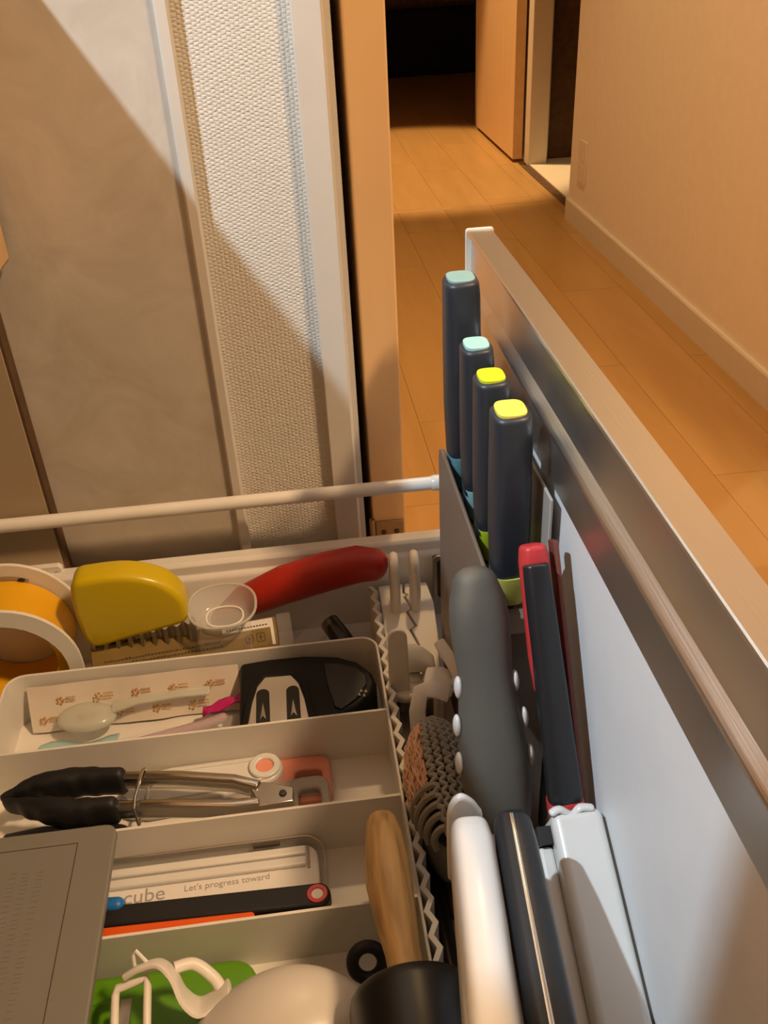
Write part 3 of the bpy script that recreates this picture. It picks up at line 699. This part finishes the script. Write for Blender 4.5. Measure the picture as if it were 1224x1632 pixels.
part('rim', B().wire([p for p in L[0]], .0011, 8, True), 'spoon_clear', t)
part('stand', B().box(-.1010, -.0600, .5560, .5880, DF+.0005, -.4640), 'film', t, bv=.002)

# red silicone handle
solo('red_silicone_handle', B().loft([(-.0860, .6010, -.4820), (-.0640, .6000, -.4640), (-.0300, .5985, -.4500), (.0050, .5965, -.4400), (.0300, .5950, -.4350), (.0420, .5945, -.4370)], [.009, .0125, .0140, .0140, .0135, .0120], [.010, .0140, .0170, .0172, .0160, .0140], n=2.3, seg=30, up=(0, -.3, 1), capr=.95), 'red_silicone', 'thick curved red silicone handle along the far drawer side', 'handle', (0, .597, DF))
# gold paper packet in film
t = thing('gold_packet', 'long gold brown paper packet in clear film with white label', 'packet', (-.107, .562, DF))
X = Vector((.155, .010, .004)).normalized(); Y = Vector((-.05, .72, .69)).normalized(); Y = (Y-X*Y.dot(X)).normalized(); N_ = X.cross(Y)
O = Vector((-.1850, .5510, -.4890))
def obox(u0, u1, v0, v1, n0, n1):
    vs = [O+X*u+Y*v+N_*q for q in (n0, n1) for v in (v0, v1) for u in (u0, u1)]
    return vs, [(0, 2, 3, 1), (4, 5, 7, 6), (0, 1, 5, 4), (2, 6, 7, 3), (0, 4, 6, 2), (1, 3, 7, 5)]
part('paper_body', B().add(*obox(0, .146, 0, .027, -.010, 0)), 'gold_paper', t, bv=.001)
lb = part('label', B().add(*obox(.103, .1435, .005, .0262, 0, .0003)), 'paper_white', t, smooth=False)
part('label_field', B().add(*obox(.103, .1410, .005, .0192, .0003, .0005)), 'gold_paper', lb, smooth=False)
for u in (.1235, .1325):
    mk = B(); ou = rrect(u-.0034, u+.0034, .0085, .0160, .0032 if u < .13 else .0015); iu = rrect(u-.0027, u+.0027, .0092, .0153, .0026 if u < .13 else .001)
    vs = []; fs = []; m_ = len(ou)
    for (a_, b__) in ou + iu: vs.append(O+X*a_+Y*b__+N_*.0007)
    for i in range(m_): fs.append((i, (i+1) % m_, m_+(i+1) % m_, m_+i))
    mk.add(vs, fs)
    mk.add(*obox(u-.0014, u+.0014, .0120, .0128, .0006, .0008)).add(*obox(u-.0004, u+.0004, .0100, .0145, .0006, .0008))
    part('recycling_mark', mk, 'ink_dark', lb, smooth=False)
tx = B()
random.seed(3)
for row, v in enumerate((.0095, .0130)):
    u = .010
    while u < .100:
        wd = random.uniform(.0012, .0024); tx.add(*obox(u, u+wd, v, v+random.uniform(.0010, .0018), 0, .0003)); u += wd+.0008
u = .106
while u < .139: tx.add(*obox(u, u+.0016, .0212, .0222, .0003, .0005)); u += .0024
part('small_print', tx, 'ink_dark', t, smooth=False)
part('film_wrap', B().add(*obox(.1465, .158, -.001, .0285, -.0105, .0012)), 'film', t, bv=.001)
# clear tube with black cap
t = thing('capped_tube', 'small clear tube with black cap lying in the far compartment', 'tube', (.0, .58, DF))
a = Vector((.0020, .5880, -.4860)); c = Vector((.0175, .5640, -.4990))
part('cap', B().loft([a, a.lerp(c, .5), c], [.0078, .0082, .0074], [.0078, .0082, .0074], n=2.2, seg=24, capr=.3), 'black_plastic', t)
part('clear_sleeve', B().loft([(-.0300, .5790, -.5000), (-.0120, .5850, -.4950), (.0025, .5885, -.4850)], [.003, .010, .0092], [.002, .0075, .0092], n=2, seg=18, capr=.3), 'film', t)

# ================================================================== first compartment
t = thing('knife_sharpener', 'black knife sharpener with silver two-slot face', 'sharpener', (-.02, .507, DF))
op = [(-.0705, .5430), (-.0480, .5448), (-.0200, .5440), (.0050, .5390), (.0200, .5300), (.0300, .5160), (.0318, .5050), (.0270, .4920), (.0150, .4810), (.0000, .4740), (-.0220, .4705), (-.0700, .4702)]
part('body', B().prism(op, 'z', -.5140, -.4790), 'matt_black', t, bv=.004, seg=4, angle=60)
fp = [(-.0640, .4720), (-.0610, .4950), (-.0570, .5120), (-.0510, .5215), (-.0310, .5205), (-.0255, .5110), (-.0220, .4950), (-.0195, .4720)]
fo = part('silver_face', B().prism(fp, 'z', -.4788, -.4768), 'silver_plate', t, bv=.0008, label='silver metal face')
part('face_frame', B().ring([(-.0680, .4705), (-.0650, .4950), (-.0612, .5150), (-.0530, .5270), (-.0290, .5262), (-.0210, .5150), (-.0175, .4950), (-.0150, .4705)], fp, 'z', -.4790, -.4762), 'matt_black', t, bv=.0006)
for cx in (-.0525, -.0305):
    sp_ = [(cx-.0050, .4722), (cx-.0048, .5030)] + [(cx-.0048*math.cos(q), .5030+.0052*math.sin(q)) for q in [PI*i/8 for i in range(1, 8)]] + [(cx+.0048, .5030), (cx+.0050, .4722)]
    so = part('slot', B().prism(sp_, 'z', -.4769, -.4764), 'black_plastic', fo, label='dark sharpening slot')
    part('blade_insert', B().add([(cx-.0022, .4770, -.4763), (cx, .4935, -.4758), (cx+.0022, .4770, -.4763), (cx, .4800, -.4757)], [(0, 3, 1), (3, 2, 1)]), 'steel', fo)
gp = [(-.0060, .5310), (.0050, .5285), (.0180, .5220), (.0250, .5120), (.0245, .5020), (.0150, .4880), (.0040, .4800), (-.0010, .4830), (-.0050, .5100)]
part('thumb_rest', B().prism(gp, 'z', -.4791, -.4776), 'black_satin', t, bv=.0012)
mk = B()
for q in ((.0180, .4920), (.0198, .4955), (.0215, .4905), (.0230, .4945)): mk.box(q[0]-.0008, q[0]+.0008, q[1]-.0013, q[1]+.0013, -.4779, -.4774)
part('printed_marks', mk, 'ink_grey', t, smooth=False)

# paper packets, spoon and sachets
t = thing('printed_paper_packet', 'cream paper packet with brown printed crests against the compartment wall', 'packet', (-.15, .53, DF))
X = Vector((1, 0, 0)); Y = Vector((0, .42, .91)).normalized(); N_ = X.cross(Y); O = Vector((-.2320, .5270, -.5120))
g = [[O+X*(.160*i/16)+Y*(.036*j/4)+N_*(.0012*math.sin(i*.9)+.0006*math.sin(i*2.1+j)) for j in range(5)] for i in range(17)]
part('paper', B().sheet(g, .0008, N_), 'paper_cream', t, angle=70)
pr = B()
for i in range(11):
    u = .010+.0142*i; v = .024 if i % 2 else .0095
    c = O+X*u+Y*v+N_*.0024
    for k in range(5):
        a_ = 2*PI*k/5; pr.add([c+X*(.0022*math.cos(a_)+q[0])+Y*(.0022*math.sin(a_)+q[1]) for q in ((-.0013, 0), (0, -.0013), (.0013, 0), (0, .0013))], [(0, 1, 2, 3)])
    for r_ in range(2):
        for k in range(5):
            pr.add([c+X*(.0042+.0015*k+q[0])+Y*(.0012-.0024*r_+q[1]) for q in ((0, 0), (.0010, 0), (.0010, .0013), (0, .0013))], [(0, 1, 2, 3)])
part('brown_print', pr, 'ink_brown', t, smooth=False)
t = thing('clear_spoon', 'pale translucent plastic spoon on paper packets', 'spoon', (-.16, .52, DF))
part('bowl', B().ell((-.1880, .5230, -.4985), (.0225, .0150, .0075), 12, 26, Matrix.Rotation(math.radians(-5), 3, 'Z')), 'spoon_clear', t)
part('handle', B().loft([(-.1680, .5270, -.4955), (-.1500, .5285, -.4925), (-.1200, .5300, -.4915), (-.0960, .5305, -.4920)], [.0058, .0040, .0042, .0048], [.0016]*4, n=3, seg=16), 'spoon_clear', t)
t = thing('blue_sachet', 'light blue sachet tip under the translucent spoon', 'sachet', (-.195, .5, DF))
g = [[(-.2230+.058*i/8, .4900+.022*j/4+.003*math.sin(i), -.5105+.005*math.sin(PI*j/4)) for j in range(5)] for i in range(9)]
part('pouch', B().sheet(g, .002, (0, 0, 1)), 'light_blue', t, angle=70)
t = thing('wrapped_straw', 'purple straw in clear film lying across the compartment', 'straw', (-.13, .505, DF))
part('straw', B().tube([(-.1980, .4880, -.5060), (-.0980, .5030, -.5000), (-.0850, .5060, -.4985)], .0038, 12, up=(0, 0, 1)), 'purple_film', t)
g = [[(-.2250+.150*i/14, .4760+.018*j/4+.016*i/14, -.5040+.006*math.sin(PI*j/4)+.0012*math.sin(i*1.7)+.005*i/14) for j in range(5)] for i in range(15)]
part('film_sleeve', B().sheet(g, .0006, (0, 0, 1)), 'film', t, angle=80)
solo('magenta_wrapper', B().sheet([[(-.1000+.030*i/5, .5080+.010*j/3+.006*i/5, -.4970+.006*i/5+.0015*math.sin(i*2+j)) for j in range(4)] for i in range(6)], .001, (0, 0, 1)), 'magenta', 'magenta wrapper scrap beside the black sharpener', 'wrapper', (-.085, .513, DF), angle=80)
solo('black_clip_end', B().loft([(-.0860, .4800, -.5050), (-.0740, .4800, -.5040)], .0055, .0055, n=3.5, seg=16, capr=.3), 'black_plastic', 'small black end piece left of the sharpener', 'cap', (-.08, .48, DF))

# ================================================================== second compartment
t = thing('tongs', 'steel kitchen tongs with black silicone tips', 'tongs', (-.13, .43, DF))
TZ2 = -.4800
def jaw(path, sgn):
    b = B(); hw = []; P_ = []
    for i in range(25):
        q = i/24; k = q*(len(path)-1); j = min(int(k), len(path)-2); p = Vector(path[j]).lerp(Vector(path[j+1]), k-j)
        wdt = .0022+.0052*min(1, q*2.0)-(.0016 if q > .8 else 0)+(.0009*math.sin(q*34) if q < .72 else 0)
        P_.append(p); hw.append(wdt)
    return b.loft(P_, hw, [.006+.005*min(1, i/12) for i in range(25)], n=2.6, seg=18, capr=.7)
part('silicone_tip', jaw([(-.2260, .4380, TZ2-.004), (-.2050, .4430, TZ2), (-.1750, .4430, TZ2), (-.1480, .4385, TZ2+.001)], 1), 'black_rubber', t)
part('silicone_tip', jaw([(-.2240, .4345, TZ2-.004), (-.2000, .4235, TZ2), (-.1750, .4165, TZ2), (-.1500, .4145, TZ2+.001)], -1), 'black_rubber', t)
part('steel_arm', B().loft([(-.1500, .4390, TZ2+.001), (-.1100, .4325, TZ2+.002), (-.0720, .4235, TZ2+.002), (-.0560, .4160, TZ2+.002)], [.0040, .0040, .0038, .0036], [.0065]*4, n=3.5, seg=20, capr=.3), 'steel', t)
part('steel_arm', B().loft([(-.1500, .4155, TZ2), (-.1100, .4095, TZ2+.001), (-.0720, .4035, TZ2+.001), (-.0560, .4030, TZ2+.001)], [.0040, .0040, .0038, .0036], [.0065]*4, n=3.5, seg=20, capr=.3), 'steel', t)
hg = part('hinge_plate', B().prism([(-.0640, .4195), (-.0520, .4190), (-.0330, .4120), (-.0330, .4000), (-.0560, .3990), (-.0580, .4060)], 'z', TZ2-.004, TZ2+.0055), 'steel', t, bv=.001)
part('rivet', B().lathe([(0, .0026), (.0012, .0022), (.0014, .001)], (-.0400, .4070, TZ2+.0055), (0, 0, 1), 16), 'screw', hg)
ringp = [(-.1320, .4400, TZ2-.009), (-.1318, .4405, TZ2+.008), (-.1325, .436, TZ2+.0105), (-.1350, .415, TZ2+.0095), (-.1355, .4085, TZ2+.0075), (-.1352, .4080, TZ2-.009)]
part('locking_ring', B().wire(ringp, .0011, 8, True), 'steel', t)
solo('black_spatula_tip', B().loft([(-.2240, .4190, -.5000), (-.2000, .4120, -.4960), (-.1700, .4060, -.4940), (-.1480, .4020, -.4930)], [.003, .0085, .0100, .0095], [.004, .007, .008, .008], n=2.6, seg=18), 'black_rubber', 'second black silicone tip lying below the tongs', 'kitchen tool', (-.19, .41, DF))

t = thing('white_opener', 'white rounded plastic opener with pink hole, under the tongs', 'opener', (-.1, .447, DF))
wp = [(-.1560, .4420), (-.1520, .4540), (-.1400, .4610), (-.1200, .4645), (-.0560, .4655)] + [(-.0540+.0125*math.cos(math.radians(a)), .4530+.0125*math.sin(math.radians(a))) for a in range(80, -85, -15)] + [(-.0700, .4370), (-.0850, .4330), (-.1350, .4300), (-.1500, .4330)]
part('body', B().prism(wp, 'z', -.5140, -.4985), 'plastic_white', t, bv=.003, seg=4, angle=60)
part('raised_rim', B().wire([(x*.93-.0066, .4475+(y-.4475)*.72, -.4983) for x, y in wp], .0011, 8, True), 'plastic_white', t)
part('eyelet', B().ring(ellipse(-.0540, .4530, .0112, .0112, 28), ellipse(-.0540, .4530, .0062, .0062, 28), 'z', -.4987, -.4958), 'plastic_white', t, bv=.001)
part('pink_plug', B().lathe([(0, .0062), (.0012, .0060)], (-.0540, .4530, -.4986), (0, 0, 1), 24), 'pink_plastic', t)
t = thing('pink_peeler', 'salmon pink square-looped plastic handle in the second compartment', 'peeler', (-.03, .447, DF))
part('loop', B().ring(rrect(-.0560, -.0080, .4240, .4655, .0090, 6), rrect(-.0340, -.0145, .4300, .4530, .0045, 6), 'z', -.5143, -.5060), 'pink_plastic', t, bv=.0015)
t = thing('grey_peeler', 'grey square-looped plastic handle overlapping the pink one', 'peeler', (-.03, .425, DF))
part('loop', B().ring(rrect(-.0380, -.0100, .4020, .4410, .0090, 6), rrect(-.0315, -.0165, .4060, .4300, .0040, 6), 'z', -.5055, -.4990), 'grey_plastic', t, bv=.0015)
part('stem', B().prism([(-.0900, .4300), (-.0375, .4405), (-.0315, .4405), (-.0360, .4290), (-.0620, .4240), (-.0900, .4240)], 'z', -.5050, -.5000), 'grey_plastic', t, bv=.001)

# ================================================================== third compartment
t = thing('clear_case', 'clear rounded case holding a white printed tray', 'case', (-.09, .365, DF))
co_ = rrect(-.1900, -.0165, .3395, .3890, .014, 6); ci_ = rrect(-.1888, -.0177, .3407, .3878, .0128, 6)
part('shell', B().ring(co_, ci_, 'z', -.5143, -.4960), 'film', t)
part('rim', B().wire([(x, y, -.4960) for x, y in co_], .0009, 8, True), 'steel_dull', t)
wt = part('white_tray', B().prism(rrect(-.1860, -.0210, .3420, .3850, .010, 6), 'z', -.5142, -.4995), 'paper_white', t, bv=.001)
for y0, y1 in ((.3760, .3822), (.3680, .3745)):
    part('bar', B().box(-.1800, -.0285, y0, y1, -.4996, -.4958), 'plastic_white', wt, bv=.0012)
part('bar_stop', B().box(-.0280, -.0262, .3670, .3835, -.4997, -.4990), 'ink_grey', wt)
part('seal_strip', B().box(-.0620, -.0450, .3858, .3874, -.4990, -.4965), 'ink_dark', t)
text_part('lettering', 'cube', .0135, frame((-.1420, .3580, -.49935), (1, .02, 0), (0, 1, 0)), 'ink_grey', wt)
text_part('lettering', "Let's progress toward", .0060, frame((-.1050, .3618, -.49935), (1, .02, 0), (0, 1, 0)), 'ink_grey', wt)
t = thing('black_tool_handle', 'long flat black handle with red ringed hole', 'handle', (-.09, .34, DF))
bh = part('handle', B().prism([(-.1900, .3390), (-.0300, .3330)] + [(-.0230+.0085*math.cos(math.radians(a)), .3400+.0085*math.sin(math.radians(a))) for a in range(-75, 80, 15)] + [(-.0300, .3482), (-.1900, .3525)], 'z', -.4988, -.4880), 'black_rubber', t, bv=.002, seg=3)
part('red_ring', B().ring(ellipse(-.0225, .3400, .0062, .0062, 26), ellipse(-.0225, .3400, .0036, .0036, 26), 'z', -.4881, -.4871), 'red_plastic', bh, bv=.0003)
part('hole', B().lathe([(0, .0036), (.0003, .0035)], (-.0225, .3400, -.4881), (0, 0, 1), 20), 'paper_white', bh)
t = thing('orange_handle', 'flat orange handle with black shaft beside the divider', 'handle', (-.1, .328, DF))
part('grip', B().prism([(-.1900, .3225), (-.0610, .3215), (-.0600, .3225), (-.0600, .3325), (-.0615, .3335), (-.1900, .3370)], 'z', -.4990, -.4870), 'orange_plastic', t, bv=.002, seg=3)
part('shaft', B().box(-.0600, -.0300, .3225, .3305, -.4980, -.4925), 'black_plastic', t, bv=.001)
solo('blue_bottle_stopper', B().loft([(-.1500, .3520, -.4900), (-.1420, .3515, -.4900)], .0045, .0050, n=2.4, seg=18), 'blue_plastic', 'small blue stopper peeping out beside the grey board', 'stopper', (-.146, .352, -.4945))

# ================================================================== fourth compartment
t = thing('green_scoop', 'bright green plastic piece in the nearest compartment', 'scoop', (-.11, .28, DF))
part('dish', B().prism(rrect(-.1650, -.0600, .2480, .3130, .014, 5), 'z', -.5140, -.4980), 'green_plastic', t, bv=.004, seg=4)
part('ridge', B().prism(rrect(-.1550, -.0900, .2560, .2960, .010, 5), 'z', -.4982, -.4940), 'green_plastic', t, bv=.002)
t = thing('swivel_peeler', 'cream Y-shaped peeler with framed blade and curved handle', 'peeler', (-.11, .27, DF))
FZ = -.4610
part('frame', B().wire([(-.1290, .2500, FZ-.014), (-.1290, .2790, FZ-.002), (-.1275, .2815, FZ), (-.1190, .2830, FZ+.001), (-.1130, .2840, FZ+.002), (-.1120, .2800, FZ+.001), (-.1120, .2500, FZ-.012)], [.0022]*7, 10), 'plastic_cream', t)
part('blade', B().box(-.1272, -.1215, .2500, .2795, FZ-.008, FZ-.0072), 'steel_dull', t)
hpth = [(-.1230, .2835, FZ+.006), (-.1150, .2845, FZ+.010), (-.1050, .2850, FZ+.0115), (-.0980, .2800, FZ+.008), (-.0930, .2720, FZ+.001), (-.0860, .2680, FZ-.004), (-.0780, .2700, FZ-.003), (-.0700, .2740, FZ)]
part('handle', B().loft(smooth(hpth, 5), [.0018]*36, smooth([.0018, .003, .006, .010, .013, .014, .013, .012], 5), up=(.1, -.75, .65), n=3, seg=14, capr=.5), 'plastic_cream', t)
part('eye_gouger', B().wire([(-.1180, .2860, FZ+.004), (-.1180, .2900, FZ+.014), (-.1165, .2910, FZ+.016), (-.1100, .2860, FZ+.010)], .0011, 8), 'plastic_cream', t)
part('hanger', B().wire(smooth([(-.0980, .2860, FZ+.004), (-.0880, .2880, FZ+.002), (-.0780, .2820, FZ-.004), (-.0740, .2750, FZ-.006)]), .0032, 10), 'plastic_cream', t)
t = thing('white_scoop', 'large smooth white plastic scoop bowl in the nearest compartment', 'scoop', (-.04, .25, DF))
part('bowl', B().loft(smooth([(-.0900, .2400, -.4760), (-.0760, .2450, -.4700), (-.0560, .2490, -.4660), (-.0360, .2500, -.4650), (-.0180, .2470, -.4680), (-.0060, .2420, -.4740)], 5), smooth([.010, .020, .0275, .0300, .026, .016], 5), smooth([.008, .016, .0225, .0245, .022, .014], 5), up=(0, 0, 1), n=2.1, seg=36, capr=.9), 'scoop_white', t)
solo('black_loop', B().wire([(.0030+.0085*math.cos(a), .2900+.0040*math.sin(a), -.4830+.0085*math.sin(a)) for a in [2*PI*i/28 for i in range(28)]], .0036, 10, True), 'black_rubber', 'black hanging loop between white scoop and wooden handle', 'loop', (.003, .29, DF))

# ================================================================== grey lid and wooden masher
t = thing('grey_plastic_board', 'flat grey plastic board with engraved border resting on the tray dividers', 'board', (-.21, .31, TZ))
part('plate', B().prism(rrect(-.3000, -.1420, .2000, .3915, .0075, 6), 'z', -.4695, -.4640), 'lid_grey', t, bv=.0012, seg=3)
part('engraved_line', B().box(-.2900, -.1640, .3793, .3799, -.4641, -.46385).box(-.1646, -.1640, .2000, .3799, -.4641, -.46385), 'ink_dark', t, smooth=False)
eb = B(); random.seed(5)
for r_, x in enumerate((-.1850, -.1935, -.2010)):
    y = .215
    while y < .365:
        wd = random.uniform(.0012, .0028); eb.box(x, x+.0042, y, y+wd, -.4641, -.46375); y += wd+.0011
part('embossed_lettering', eb, 'lid_grey', t, smooth=False)
t = thing('wooden_masher', 'wooden handled masher with thick black round head', 'masher', (.02, .25, TZ))
hz = -.4380
part('wooden_handle', B().loft([(.0195, .3440, hz), (.0197, .3360, hz), (.0192, .3200, hz), (.0188, .3050, hz), (.0195, .2850, hz), (.0208, .2660, hz), (.0212, .2560, hz), (.0212, .2450, hz), (.0215, .235, hz)], [.0092, .0108, .0122, .0126, .0112, .0092, .0090, .0104, .0110], [.0092, .0108, .0122, .0126, .0112, .0092, .0090, .0104, .0110], n=2, seg=30, capr=.75), 'pestle_wood', t)
part('black_head', B().lathe([(0, .0115), (0, .0290), (-.002, .0305), (-.006, .0312), (-.10, .0312), (-.104, .029), (-.104, .001)], (.0225, .2430, hz), (0, 1, 0), 48), 'black_plastic', t, angle=35)
for o in list(bpy.data.objects):
    if 'base' in o: del o['base']
